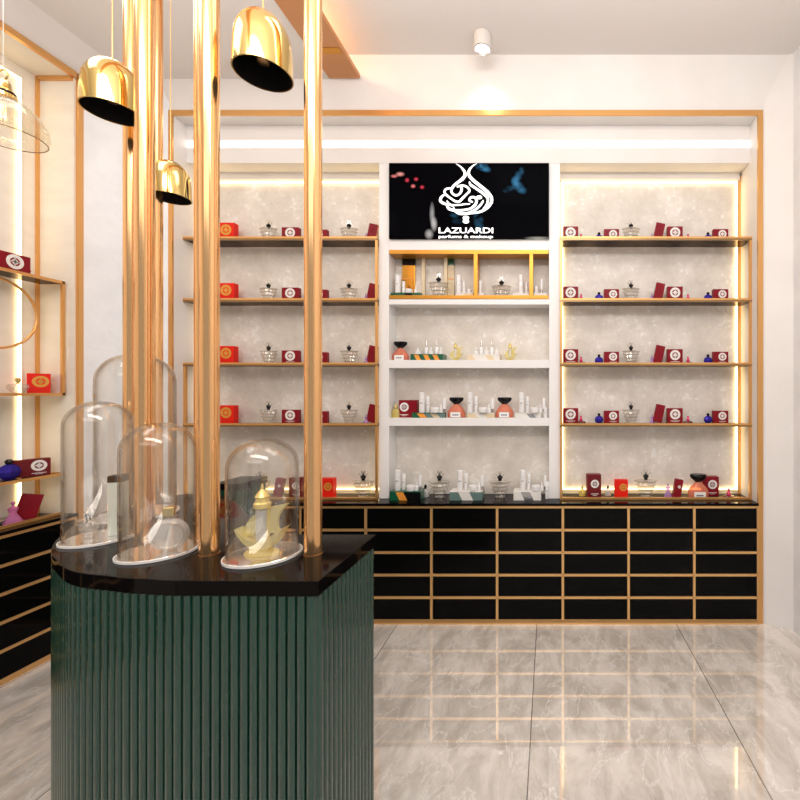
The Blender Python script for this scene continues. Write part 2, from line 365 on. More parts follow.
# ================================================================ BACK DRAWERS AND COUNTER
rows = [507, 530, 552.5, 575, 597.5, 621]
zr = [EYE-(y-393)/F*YF for y in rows]
ZT = EYE-.647
def make_cabinet(wd, depth, nparts=5, handle=False):
    """cabinet unit, front facing -Y at y=0, centred on x"""
    t = root('drawer_cabinet')
    h = wd/2
    MB().box(-h, h, .012, depth, 0.02, ZT-.022).build('carcass', M['black'], t)
    tr = MB()
    for z in zr: tr.box(-h, h, -.004, .012, z-.007, z+.007)
    tr.box(h-.007, h, -.004, .012, .025, ZT-.024); tr.box(-h, -h+.007, -.004, .012, .025, ZT-.024)
    tr.box(-h, h, -.004, .012, 0, .028)
    tr.build('gold_frame', M['rail'], t)
    for k in range(5):
        MB().box(-h+.009, h-.009, .001, .011, zr[k+1]+.008, zr[k]-.008).build('drawer', M['blackgloss'], t)
    return t
W = .3865
posn = ['furthest right', 'second from the right', 'third from the right', 'fourth from the right', 'fifth from the right', 'sixth from the right', 'third from the left', 'second from the left', 'furthest left, behind the columns']
base = make_cabinet(W, YB-YF-.005)
xe = XR
for i in range(9):
    c = base if i == 0 else copy_tree(base)
    xr_ = XR if i == 0 else 1.235-W*i; xl_ = 1.235-W*(i+1) if i < 8 else XL; wd = xr_-xl_
    c.location = ((xr_+xl_)/2, YF, 0); c.scale = (wd/W, 1, 1)
    tag(c, 'black gloss drawer cabinet with gold lines under the back counter, '+posn[i], 'drawer cabinet', 'drawer cabinets under the back counter')
tag(MB().box(XL+.001, XR-.001, YF-.012, YB-.002, ZT-.015, ZT).build('countertop', M['blackstone']), 'long black polished countertop on the drawer cabinets of the back wall', 'countertop')
lb = None
for i in range(6):
    c = copy_tree(base)
    y1 = 2.316-W*i
    c.rotation_euler = (0, 0, R(90)); c.location = (LX-.002, y1-W/2, 0); c.scale = (1, .85, 1)
    names = ['at the far end', 'second from the far end', 'third from the far end', 'fourth from the far end', 'fifth from the far end', 'nearest the viewer']
    tag(c, 'black gloss drawer cabinet with gold lines along the left wall, '+names[i], 'drawer cabinet', 'drawer cabinets along the left wall')
tag(MB().box(LB+.001, LX+.008, 2.316-W*6, 2.316, ZT-.015, ZT).build('countertop', M['blackstone']), 'black polished countertop on the left wall drawer cabinets', 'countertop')

# ================================================================ PLASTER PANELS, LIGHTS, RACKS IN THE BAYS
bays = {'left': (XL+.016, -1.046), 'right': (.061, XR-.016)}
for nm, (x0, x1) in bays.items():
    tag(MB().box(x0+.004, x1-.004, YB-.020, YB-.002, ZT+.03, EYE+1.355).build('backing_panel', M['plaster'], bevel=.002), f'mottled plaster backing panel with glowing edges in the {nm} bay', 'wall panel')
    ed = MB(); a, b_ = x0+.012, x1-.012
    ed.box(a, a+.010, YB-.034, YB-.026, ZT+.03, EYE+1.35); ed.box(b_-.010, b_, YB-.034, YB-.026, ZT+.03, EYE+1.35)
    ed.box(a+.01, b_-.01, YB-.034, YB-.026, EYE+1.340, EYE+1.350); ed.box(a+.01, b_-.01, YB-.034, YB-.026, ZT+.03, ZT+.038)
    tag(ed.build('edge_light', M['ledwarm']), f'warm light strip glowing round the backing panel of the {nm} bay', 'light')

YS = 2.606
shz = [PZ(y, YS) for y in (236.9, 298.6, 362.9, 423.6)]
def rack(nm, x0, x1, verts):
    t = root('display_rack', ((x0+x1)/2, YS, ZT)); cx = (x0+x1)/2
    for x, z0, z1 in verts: MB().box(x-cx-.007, x-cx+.007, 0, .014, z0-ZT, z1-ZT).build('post', M['gold'], t)
    MB().box(x0-cx, x1-cx, -.001, .012, 0.001, .014).build('bottom_rail', M['gold'], t)
    for z in shz:
        s = MB().box(x0-cx+.003, x1-cx-.003, .008, YB-YS-.036, z-ZT-.018, z-ZT-.004).build('shelf', M['smoked'], t)
        e = MB().box(x0-cx, x1-cx, -.003, .008, z-ZT-.009, z-ZT+.002); 
        e.build('shelf_edge', M['gold'], s)
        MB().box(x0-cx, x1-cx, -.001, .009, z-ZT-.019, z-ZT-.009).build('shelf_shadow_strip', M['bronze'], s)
    return t
tag(rack('left', XL, -1.046, [(-1.053, ZT, shz[0]), (XL+.008, ZT, shz[2])]), 'gold framed shelf rack with smoked glass shelves in the left bay', 'shelf rack')
tag(rack('right', .061, XR, [(.068, ZT, shz[0]), (XR-.008, ZT, shz[0])]), 'gold framed shelf rack with smoked glass shelves in the right bay', 'shelf rack')

# ---- white centre cabinet
cc = root('wall_cabinet', (-.4955, 2.63, ZT)); tag(cc, 'white centre wall cabinet with three open shelves below the screen', 'wall cabinet')
def cbox(n, x0, x1, z0, z1, y0=0, y1=YB-2.63-.003, mt=M['white']): return MB().box(x0+.4955, x1+.4955, y0, y1, z0-ZT, z1-ZT).build(n, mt, cc, bevel=.0015)
cbox('side_panel', -1.046, -.985, ZT+.001, ZP0-.001); cbox('side_panel', -.006, .061, ZT+.001, ZP0-.001)
ZH = PZ(250, 2.63)
cbox('header_panel', -.985, -.006, ZH, ZP0-.001)
cbox('back_panel', -.985, -.006, ZT+.001, ZH-.001, y0=YB-2.63-.022, y1=YB-2.63-.004, mt=M['plaster'])
zsh = [(PZ(299, 2.63), PZ(304.5, 2.63)), (PZ(360, 2.63), PZ(368, 2.63)), (PZ(418, 2.63), PZ(426, 2.63))]
for a, b_ in zsh: cbox('shelf', -.985, -.006, b_, a, y1=YB-2.63-.023)
# gold display case in the top opening
gc = root('display_case', (-.4955, 2.632, zsh[0][0])); tag(gc, 'yellow gold framed open display case under the screen', 'display case')
H = ZH-zsh[0][0]
def gx(px): return PX(px, 2.63)+.4955
g = MB(); g.box(gx(389.5), gx(548.5), -.006, .10, H-.024, H-.001); g.box(gx(389.5), gx(548.5), -.006, .008, .001, .022)
g.build('frame', M['yellowgold'], gc)
for a, b_ in ((418, 421), (441, 444), (473.8, 477.5), (529.5, 533)):
    MB().box(gx(a), gx(b_), -.003 if a > 445 else .075, .10, .022, H-.024).build('divider', M['yellowgold'] if a > 445 else M['creamcard'], gc)
# amber mirrored blocks standing in the case
def block(px0, px1, y0, y1, mt, dark, lab):
    t = root('storage_box', (PX((px0+px1)/2, 2.732), 2.732, zsh[0][0]+.001)); hw = (PX(px1, 2.70)-PX(px0, 2.70))/2; tag(t, lab, 'box')
    zt = PZ(y0, 2.70)-zsh[0][0]; zm = PZ(264, 2.70)-zsh[0][0]
    MB().box(-hw, hw, 0, .016, .0, zm).build('front_panel', mt, t, bevel=.001)
    MB().box(-hw, hw, 0.002, .016, zm+.001, PZ(253.5, 2.70)-zsh[0][0]-.004).build('dark_top', dark, t)
    MB().box(-hw, hw, -.001, 0, (zm*.62), (zm*.62)+.006).build('band', M['orange'], t)
block(402, 415, 264, 299, M['gmirror'], M['black'], 'amber gold box with black top at the left end of the gold display case')
block(445, 454, 264, 299, M['creamcard'], M['green2'], 'cream box with dark green top in the middle of the gold display case')

# ---- screen
tv = root('wall_screen', (0, 0, 0)); tag(tv, 'black wall screen with white calligraphy logo above the centre shelves', 'screen')
MB().box(PX(389, 2.612), PX(549, 2.612), 2.612, 2.629, PZ(238.5, 2.612), PZ(163, 2.612)).build('display', M['screen'], tv)
S8 = .10624; pw = 2.61/F
def lp(x, y): return (425+x*S8-550)*pw, (393-(155+y*S8))*pw+EYE
strokes = [
 [(290,80,3),(332,108,14),(365,145,26),(378,185,32),(355,222,34),(310,258,30),(268,292,28),(248,335,26),(265,368,24),(300,380,22),(335,352,24),(345,315,26),(330,290,20)],
 [(300,300,16),(345,287,20),(390,298,22),(418,335,24),(388,372,22),(350,410,26),(318,440,24),(280,432,22),(235,402,22),(195,370,22),(182,342,20),(205,318,22),(255,312,16)],
 [(190,368,14),(155,395,26),(145,430,30),(178,456,26),(245,470,20),(320,470,16),(380,462,16),(425,460,10)],
 [(205,430,12),(225,455,14),(265,485,16)],
 [(205,470,20),(225,505,30),(290,522,28),(360,518,24),(425,505,24),(470,470,28),(485,430,28),(465,398,24),(428,402,24),(420,430,22),(450,442,16)],
 [(270,490,10),(280,525,22),(330,550,30),(400,548,26),(465,520,24),(515,478,24),(540,445,20),(550,425,10)],
 [(488,80,3),(448,103,14),(415,145,26),(415,190,32),(455,238,34),(525,295,34),(588,350,36),(625,400,32),(622,450,30),(585,497,28),(525,532,26),(450,548,16),(400,556,8)],
 [(418,250,12),(430,280,26),(485,318,26),(548,362,28),(588,402,28),(590,440,22),(570,480,16),(543,505,5)],
]
lg = MB()
for st in strokes:
    p = catmull(st, 6); lg.ribbon([(*lp(x, y), max(.3, w_*.84)*S8*pw) for x, y, w_ in p], 2.6095, 2.6118)
def disc(cx, cy, rx, ry):
    lg.prism([(lp(cx+rx*math.cos(a), cy+ry*math.sin(a))) for a in [2*math.pi*k/20 for k in range(20)]], 2.6095, 2.6118, 'xz')
disc(510, 398, 27, 18); disc(385, 592, 30, 20); disc(385, 624, 30, 20)
lg.build('calligraphy_logo', M['screenwhite'], tv)
def text(body, x0, x1, y0, y1, mt, parent, name, Y, off=0, mapf=None):
    cu = bpy.data.curves.new('t', 'FONT'); cu.body = body; cu.size = 1; cu.extrude = .02; cu.offset = off; cu.resolution_u = 3
    ob = bpy.data.objects.new('t', cu); C.objects.link(ob); dg = bpy.context.evaluated_depsgraph_get(); dg.update()
    me = bpy.data.meshes.new_from_object(ob.evaluated_get(dg)); bpy.data.objects.remove(ob)
    xs = [v.co.x for v in me.vertices]; ys = [v.co.y for v in me.vertices]
    a, b_, c_, d_ = min(xs), max(xs), min(ys), max(ys)
    for v in me.vertices:
        u = (v.co.x-a)/(b_-a); q = (v.co.y-c_)/(d_-c_)
        v.co = Vector((x0+(x1-x0)*u, Y-(v.co.z+.02)*.03, y0+(y1-y0)*q))
    me.materials.clear(); me.materials.append(mt); me.name = name
    o = bpy.data.objects.new(name, me); C.objects.link(o); o.parent = parent; return o
xa, zb = lp(128, 736); xb, zt_ = lp(642, 682)
text('LAZUARDI', xa, xb, zb, zt_, M['screenwhite'], tv, 'shop_name', 2.6118, .018)
xa, zb = lp(128, 790); xb, zt_ = lp(640, 752)
text('parfums & makeup', xa, xb, zb, zt_, M['screenwhite'], tv, 'shop_tagline', 2.6118, .02)

# ================================================================ LEFT WALL FURNITURE
tag(MB().box(LB+.001, LB+.014, -.6, 2.235, ZT+.02, ZL-.06).build('backing_panel', M['cream']), 'cream backing panel glowing along its edge on the left wall', 'wall panel')
tag(MB().box(LB+.020, LB+.026, 2.215, 2.225, ZT+.01, ZL-.072).box(LB+.020, LB+.026, -.6, 2.21, ZL-.080, ZL-.072).build('edge_light', M['ledleft']), 'warm light strip round the backing panel of the left wall', 'light')
tag(MB().box(LB+.04, LB+.05, 2.20, 2.21, ZT+.01, ZL-.06).build('edge_light', M['ledwarm']), 'upright warm light tube beside the left wall shelves', 'light') if False else None
lr = root('display_rack', (-2.60, 2.305, ZT)); tag(lr, 'gold shelf rack with a round ring frame on the left wall', 'shelf rack')
def lbx(n, x0, x1, y0, y1, z0, z1, mt=M['gold'], par=None): return MB().box(x0+2.60, x1+2.60, y0-2.305, y1-2.305, z0-ZT, z1-ZT).build(n, mt, par or lr)
za, z0_, zc_ = EYE+.597, EYE, EYE-.4255
lbx('post', -2.612, -2.600, 2.293, 2.306, z0_-.012, za)
for nm_, z in (('shelf', za), ('shelf', z0_), ('shelf', zc_)):
    s = lbx('shelf', LB+.029, -2.611, .9, 2.304, z-.014, z-.004, M['smoked'])
    lbx('shelf_edge', -2.611, -2.600,   .9, 2.306, z-.014, z, M['gold'], s); lbx('end_edge', LB+.029, -2.611, 2.3041, 2.311, z-.014, z, M['gold'], s)
lbx('bottom_rail', -2.612, -2.60, .9, 2.305, ZT+.001, ZT+.014)
rg = MB(); n_ = 48
rg.tube([(-2.68+2.60, 2.075+.171*math.cos(2*math.pi*k/n_)-2.305, EYE+.39+.171*math.sin(2*math.pi*k/n_)-ZT) for k in range(n_)], .0065, 8, True)
rg.build('ring', M['gold'], lr, smooth=True)

# ================================================================ GREEN ISLAND
ZI = EYE-.425; SL = .035
ctrl = [(-.850, .974), (-.963, .9856), (-1.028, .999), (-1.095, 1.012), (-1.159, 1.0356), (-1.244, 1.0868), (-1.353, 1.166), (-1.465, 1.29), (-1.565, 1.45), (-1.615, 1.62), (-1.60, 1.75), (-1.49, 1.82), (-1.32, 1.76), (-1.15, 1.60), (-.98, 1.43), (-.82, 1.32)]
outl = [(-.523, .9696)] + catmull(ctrl, 8) + [(-.74, 1.293), (-.523, 1.293)]
def inset(p, d):
    n = len(p); o = []
    for i in range(n):
        a, b_, c_ = Vector(p[i-1]), Vector(p[i]), Vector(p[(i+1) % n])
        e1 = (b_-a).normalized(); e2 = (c_-b_).normalized()
        n1 = Vector((e1.y, -e1.x)); n2 = Vector((e2.y, -e2.x)); nn_ = (n1+n2).normalized()
        k = 1/max(.4, nn_.dot(n1)); o.append(tuple(b_+nn_*d*k))
    return o
def fluted(p, pitch, depth, spf=10):
    # p clockwise/ccw polygon; bulge outwards in half rounds
    cx = sum(a for a, b_ in p)/len(p); cy = sum(b_ for a, b_ in p)/len(p)
    out = []
    # split in edges chains at sharp corners
    n = len(p); L_ = [0]
    for i in range(n): L_.append(L_[-1]+(Vector(p[(i+1) % n])-Vector(p[i])).length)
    tot = L_[-1]; k = round(tot/pitch); pt = tot/k; j = 0
    area_ = sum(p[i][0]*p[(i+1) % n][1]-p[(i+1) % n][0]*p[i][1] for i in range(n))
    sg = 1 if area_ > 0 else -1
    for q in range(k*spf):
        s = q*tot/(k*spf)
        while L_[j+1] < s: j += 1
        a, b_ = Vector(p[j]), Vector(p[(j+1) % n]); e = (b_-a).normalized(); f = (s-L_[j])/max(1e-9, L_[j+1]-L_[j])
        nrm = Vector((e.y, -e.x))*sg; ph = (s/pt) % 1
        out.append(tuple(a+(b_-a)*f+nrm*depth*math.sqrt(max(0, 1-(2*ph-1)**2))))
    return out
area_ = sum(outl[i][0]*outl[(i+1) % len(outl)][1]-outl[(i+1) % len(outl)][0]*outl[i][1] for i in range(len(outl)))
INS = 1 if area_ < 0 else -1
ox, oy = -1.0, 1.3
il = root('display_island', (ox, oy, 0)); tag(il, 'dark green fluted island counter with a black polished top in the foreground', 'island counter')
body = inset(outl, INS*.009)
if abs(sum(a for a, b_ in body)) < 0: pass
MB().prism([(x-ox, y-oy) for x, y in fluted(body, .0218, .0095)], .06, ZI-SL).build('fluted_body', M['green'], il, smooth=False)
MB().prism([(x-ox, y-oy) for x, y in inset(outl, INS*.03)], 0, .06).build('plinth', M['black'], il)
MB().prism([(x-ox, y-oy) for x, y in outl], ZI-SL, ZI).build('black_top', M['blackstone'], il, bevel=.0015)

# second smaller fluted pedestal behind
pd = root('display_pedestal', (-1.60, 2.1, 0)); tag(pd, 'smaller green fluted pedestal with black top standing behind the island', 'pedestal')
sq = [(.02, -.09), (.155, -.09), (.155, .10), (.02, .10)]
MB().prism(fluted(inset(sq, -.012), .0218, .0095), .05, ZI-.03).build('fluted_body', M['green'], pd)
MB().prism(inset(sq, -.03), 0, .05).build('plinth', M['black'], pd)
MB().prism(sq, ZI-.03, ZI).build('black_top', M['blackstone'], pd, bevel=.0015)

# ---- columns
def column(x, y, r, ztop, lab):
    t = root('gold_column', (x, y, ZI+.0005)); tag(t, lab, 'column', 'rose gold columns on the island')
    h = ztop-ZI-.002
    MB().lathe([(0, 0), (r, 0), (r, h), (0, h)], 40).build('pole', M['rosegold'], t, smooth='auto')
    MB().lathe([(r+.0003, .0), (r+.0012, .0), (r+.0012, .004), (r+.0003, .004), (r+.0003, 0)], 40).build('base_ring', M['rosegold'], t, smooth='auto')
column(-.622, 1.129, .0213, ZC, 'rose gold column on the island right of the ship bottle dome')
column(-.895, 1.13, .0223, ZC, 'rose gold column directly left of the ship bottle dome, nearer of the pair')
column(-1.003, 1.246, .0232, ZC, 'rose gold column just behind and left of the column beside the ship bottle dome')
column(-1.145, 1.215, .0226, ZC, 'rose gold column rising between the two front glass domes, frontmost of its cluster')
column(-1.331, 1.37, .0222, ZS, 'rose gold column at the left edge of the clustered columns')
column(-1.544, 1.678, .026, ZS, 'rose gold column behind the tall rear glass dome')

# ---- glass domes
def dome(x, y, r, h, lab):
    t = root('glass_dome', (x, y, ZI+.001)); tag(t, lab, 'glass dome', 'glass domes on the island')
    MB().lathe([(0, 0), (r+.006, 0), (r+.006, .005), (r+.004, .007), (0, .007)], 56).build('mirror_base', M['mirror'], t, smooth='auto')
    MB().lathe([(r+.0062, .0), (r+.0075, .0), (r+.0075, .006), (r+.0062, .006), (r+.0062, 0)], 56).build('base_rim', M['wmark'], t, smooth='auto')
    th = .0035; pr = [(r, .008)]
    rc = r*.93; zc = h-rc
    pr += [(r, zc-.02), (r*.995, zc)] + [(r*math.cos(a)**.9, zc+rc*math.sin(a)) for a in [math.pi/2*k/12 for k in range(1, 12)]] + [(0, h)]
    inn = [(max(0, p[0]-th), p[1]-(th if p[1] > zc else 0)) for p in pr][::-1]; inn[0] = (0, h-th)
    MB().lathe(pr+inn+[(r, .008)], 56).build('glass_cover', M['clear'], t, smooth=True)
    return t
dome(-.748, 1.123, .081, .305, 'clear glass dome covering the yellow ship bottle')
dome(-1.042, 1.145, .0785, .345, 'clear glass dome covering the round bottle with gold cap')
dome(-1.31, 1.25, .075, .40, 'clear glass dome at the left edge of the island')
dome(-1.441, 1.50, .106, .56, 'tall clear glass dome at the rear behind the column cluster')

ZD = ZI+.0085
# yellow ship bottle
def make_ship(sc, loc, lab, group=None, cheap=False):
    t = root('perfume_bottle', loc); t.scale = (sc,)*3; tag(t, lab, 'perfume bottle', group)
    MB().lathe([(0, .03), (.0125, .03), (.0125, .095), (.009, .099), (0, .099)], 20).build('glass_tube', M['frost'] , t, smooth='auto')
    MB().lathe([(0, .099), (.016, .099), (.017, .104), (.0165, .109), (.013, .112), (.012, .120), (.0145, .123), (.011, .129), (.007, .135), (.003, .139), (.0035, .142), (.001, .150), (0, .152)], 20).build('cap', M['yellowcap'], t, smooth='auto')
    # crescent hull (xz) with pointed ends
    hull = catmull([(-.052, .055), (-.044, .040), (-.028, .022), (-.005, .012), (.018, .014), (.034, .028), (.048, .052), (.056, .060)], 5)
    hi = catmull([(.056, .060), (.040, .052), (.026, .040), (.008, .030), (-.012, .029), (-.028, .036), (-.042, .048), (-.052, .055)], 5)
    MB().prism(hull+hi[1:-1], -.014, .014, 'xz').build('hull', M['yglass'], t, bevel=.002)
    MB().prism(catmull([(.014, .045), (.018, .075), (.022, .098), (.040, .105), (.058, .108), (.046, .096), (.036, .080), (.034, .060), (.040, .045)], 4), -.004, .004, 'xz').build('sail', M['yglass'], t)
    MB().prism(catmull([(-.013, .085), (-.024, .076), (-.036, .058), (-.040, .040), (-.02, .04), (-.013, .05)], 4), -.003, .003, 'xz').build('fore_sail', M['yglass'], t)
    MB().tube([(.013, .0, .012), (.014, 0, .10)], .0035, 8).build('mast', M['yglass2'], t, smooth='auto')
    MB().lathe([(0, 0), (.038, 0), (.034, .006), (.02, .011), (0, .013)], 24, sy=.6).build('base', M['yglass2'], t, smooth='auto')
    return t
M['yellowcap'] = mat('pale_gold_cap', (.85, .68, .25), .25, .5)
s1 = make_ship(1.2, (-.748, 1.118, ZD), 'large yellow glass ship shaped perfume bottle under the right dome')

# round bottle with gold cap under dome 2
rb = root('perfume_bottle', (-1.005, 1.135, ZD), R(30)); tag(rb, 'round clear disc perfume bottle with square gold cap under a glass dome', 'perfume bottle')
d_ = MB(); d_.lathe([(0, -.012), (.030, -.012), (.040, -.008), (.043, 0), (.040, .008), (.030, .012), (0, .012)], 36)
o_ = d_.build('disc_body', M['frost'], rb, smooth=True); o_.rotation_euler = (R(90), 0, 0); o_.location = (0, 0, .0435)
d_ = MB(); d_.lathe([(.030, -.0125), (.034, -.0135), (.034, .0135), (.030, .0125), (.030, -.0125)], 36)
o_ = d_.build('inner_ring', M['crystal'], rb, smooth=True); o_.rotation_euler = (R(90), 0, 0); o_.location = (0, 0, .0435)
MB().lathe([(0, .084), (.007, .084), (.007, .093), (0, .093)], 16).build('neck', M['crystal'], rb)
MB().box(-.0115, .0115, -.0115, .0115, .093, .117).build('cap', M['brass'], rb, bevel=.002)

# ================================================================ SMALL PERFUME THINGS (prototypes)
def ring_mesh(cx, cz, ro, ri, y, mb=None, th=.0008, n=28):
    mb = mb or MB()
    for k in range(n):
        a, b_ = 2*math.pi*k/n, 2*math.pi*(k+1)/n
        if ri > 0: mb.prism([(cx+ro*math.cos(a), cz+ro*math.sin(a)), (cx+ro*math.cos(b_), cz+ro*math.sin(b_)), (cx+ri*math.cos(b_), cz+ri*math.sin(b_)), (cx+ri*math.cos(a), cz+ri*math.sin(a))], y-th, y, 'xz')
    if ri <= 0: mb.prism([(cx+ro*math.cos(2*math.pi*k/n), cz+ro*math.sin(2*math.pi*k/n)) for k in range(n)], y-th, y, 'xz')
    return mb
def p_box(w_, h, d, mt, mk, ex=.0, er=.32, lines=True):
    t = root('gift_box'); y = -d/2
    MB().box(-w_/2, w_/2, y, d/2, 0, h).build('carton', mt, t, bevel=.001)
    r = h*er; cz = h*.60; cx = ex*w_
    e = ring_mesh(cx, cz, r, r*.58, y); ring_mesh(cx, cz, r*.36, 0, y, e)
    e.box(cx-r*.5, cx+r*.5, y-.0008, y, cz-r*.08, cz+r*.08); e.box(cx-r*.08, cx+r*.08, y-.0008, y, cz-r*.5, cz+r*.5)
    if lines: e.box(cx-r*.9, cx+r*.9, y-.0008, y, h*.15, h*.18); e.box(cx-r*.5, cx+r*.5, y-.0008, y, h*.09, h*.11)
    e.build('round_emblem', mk, t)
    return t
def p_tier():
    t = root('perfume_bottle')
    star = lambda a, z: 1+.16*max(0, (z/.07))*abs(math.cos(2*a))**3+.03*math.cos(16*a)
    pr = [(0, 0), (.022, 0), (.026, .004), (.024, .012), (.033, .018), (.030, .028), (.040, .034), (.036, .045), (.047, .051), (.041, .060), (.050, .068), (.030, .070), (.012, .071), (0, .072)]
    MB().lathe(pr, 48, mod=star, sy=.62).build('tiered_body', M['crystal'], t)
    MB().lathe([(0, .071), (.009, .071), (.009, .078), (.015, .084), (.012, .090), (.004, .094), (.003, .100), (0, .102)], 16, sy=.8).build('black_stopper', M['black'], t, smooth='auto')
    f = MB()
    for a0 in (35, 75, 105, 145):
        a = R(a0); c_ = Vector((math.cos(a), math.sin(a))); s_ = Vector((-c_.y, c_.x))
        f.prism([(c_.x*.012+s_.x*.003, .082+c_.y*.010), (c_.x*.024+s_.x*.007, .084+c_.y*.024), (c_.x*.030, .084+c_.y*.030), (c_.x*.024-s_.x*.007, .084+c_.y*.024), (c_.x*.012-s_.x*.003, .082+c_.y*.010)], -.003, .003, 'xz')
    f.build('petal_collar', M['crystal'], t)
    for ch in t.children:
        for v in ch.data.vertices: v.co.z *= 1.22
    return t
def p_coral():
    t = root('perfume_bottle')
    MB().lathe([(0, 0), (.046, 0), (.052, .004), (.053, .022), (.048, .040), (.036, .056), (.022, .070), (.016, .078), (0, .078)], 32, sy=.5, mod=lambda a, z: 1+.0*a).build('coral_body', M['coral'], t, smooth='auto')
    MB().lathe([(0, .078), (.014, .078), (.026, .088), (.040, .100), (.043, .112), (.038, .118), (0, .119)], 28, sy=.6).build('black_bowl_cap', M['black'], t, smooth='auto')
    l = MB(); l.box(-.029, .029, -.0285, -.0265, .002, .032); lo = l.build('white_label', M['paper'], t)
    q = MB()
    for k in range(6): q.prism([(-.018+k*.006, .012), (-.013+k*.006, .012+.002*(k % 2)), (-.012+k*.006, .018+.002*((k+1) % 2)), (-.017+k*.006, .018)], -.0293, -.0285, 'xz')
    q.build('label_print', M['ink'], lo)
    return t
def p_dress(mt, sc=1):
    t = root('perfume_bottle'); t.scale = (sc,)*3
    MB().lathe([(0, 0), (.026, 0), (.027, .006), (.018, .025), (.009, .042), (.013, .056), (.015, .062), (.008, .068), (0, .069)], 20, sy=.6).build('dress_body', mt, t, smooth='auto')
    MB().lathe([(0, .069), (.004, .069), (.003, .076), (.007, .082), (.004, .088), (0, .089)], 12).build('stopper', mt, t, smooth='auto')
    return t
def p_pinkbase():
    t = root('perfume_bottle')
    MB().lathe([(0, 0), (.030, 0), (.034, .006), (.028, .014), (.010, .018), (0, .018)], 20, sy=.6, ).build('dark_base', M['darkred'], t, smooth='auto')
    MB().lathe([(0, .018), (.010, .018), (.012, .028), (.006, .036), (.005, .042), (.008, .046), (.005, .052), (0, .053)], 14).build('pink_body', M['pink'], t, smooth='auto')
    return t
def p_blue():
    t = root('perfume_bottle')
    MB().lathe([(0, 0), (.012, 0), (.023, .010), (.027, .024), (.022, .038), (.010, .046), (0, .047)], 10, sy=.75).build('faceted_body', M['blueglass'], t)
    MB().lathe([(0, .047), (.007, .047), (.010, .056), (.005, .062), (0, .063)], 10).build('stopper', M['black'], t)
    return t
def p_small(mt, cap):
    t = root('perfume_bottle')
    MB().lathe([(0, 0), (.018, 0), (.020, .004), (.020, .030), (.014, .038), (.006, .042), (0, .042)], 16, sy=.7).build('body', mt, t, smooth='auto')
    MB().lathe([(0, .042), (.006, .042), (.0075, .05), (.005, .062), (0, .064)], 12).build('cap', cap, t, smooth='auto')
    return t
def p_white(r, h, kind='bottle'):
    t = root({'bottle': 'cosmetic_bottle', 'tube': 'cosmetic_tube', 'jar': 'cosmetic_jar', 'dropper': 'dropper_bottle'}[kind])
    if kind == 'jar':
        MB().lathe([(0, 0), (r*.92, 0), (r, .003), (r, h*.5), (0, h*.5)], 24).build('jar_body', M['bottle'], t, smooth='auto')
        MB().lathe([(0, h*.53), (r*1.03, h*.53), (r*1.03, h*.95), (r*.95, h), (0, h)], 24).build('lid', M['bottle'], t, smooth='auto')
    elif kind == 'tube':
        MB().lathe([(0, h*.25), (r*.95, h*.25), (r, h*.3), (r*.9, h*.95), (r*.8, h), (0, h)], 20, mod=lambda a, z: 1).build('tube_body', M['bottle'], t, smooth='auto')
        MB().lathe([(0, 0), (r*.7, 0), (r*.75, h*.24), (0, h*.24)], 16).build('cap', M['silver'], t, smooth='auto')
    elif kind == 'dropper':
        MB().lathe([(0, 0), (r, 0), (r, h*.42), (r*.7, h*.5), (r*.4, h*.54), (0, h*.54)], 20).build('body', M['bottle'], t, smooth='auto')
        MB().lathe([(0, h*.55), (r*.45, h*.55), (r*.45, h*.7), (r*.3, h*.75), (r*.35, h*.92), (r*.15, h), (0, h)], 14).build('dropper_cap', M['silver'] if h > .08 else M['bottle'], t, smooth='auto')
    else:
        MB().lathe([(0, 0), (r*.95, 0), (r, .003), (r, h*.66), (0, h*.66)], 24).build('body', M['bottle'], t, smooth='auto')
        MB().lathe([(0, h*.665), (r*.85, h*.665), (r*.85, h*.68), (r, h*.685), (r, h*.975), (r*.85, h), (0, h)], 24).build('cap', M['bottle'], t, smooth='auto')
        b = MB().box(-r*.5, r*.5, -r-.0006, -r*.80, h*.46, h*.49).build('print', M['silver'], t)
    return t
protos = {}
def proto(key, fn):
    if key not in protos: protos[key] = [fn(), False]
    p = protos[key]
    if not p[1]: p[1] = True; return p[0]
    return copy_tree(p[0])
def put(key, fn, loc, label, cat, group=None, rz=0, sc=None, lean=0):
    o = proto(key, fn)
    if lean: loc = (loc[0], loc[1], loc[2]+.03*math.sin(lean))
    o.location = loc; o.rotation_euler = (0, lean, rz); o.scale = (sc,)*3 if sc else (1, 1, 1)
    for k in ('label', 'category', 'group'):
        if k in o: del o[k]
    return tag(o, label, cat, group)
YI = 2.69
def X_(px, Y=YI): return PX(px, Y)
EPS = .0006
names = ['top', 'second', 'third', 'lowest']
b_crim = lambda: p_box(.095, .094, .030, M['crimson'], M['wmark'], 0, .34)
b_crim2 = lambda: p_box(.093, .078, .030, M['crimson'], M['wmark'], .10, .32)
b_red = lambda: p_box(.10, .112, .040, M['red'], M['gmark'], 0, .30, False)
b_lean = lambda: p_box(.055, .112, .018, M['crimson'], M['crimson'], 0, .2, False)
G1, G2 = 'perfume boxes on the wall racks', 'perfume bottles on the wall racks'
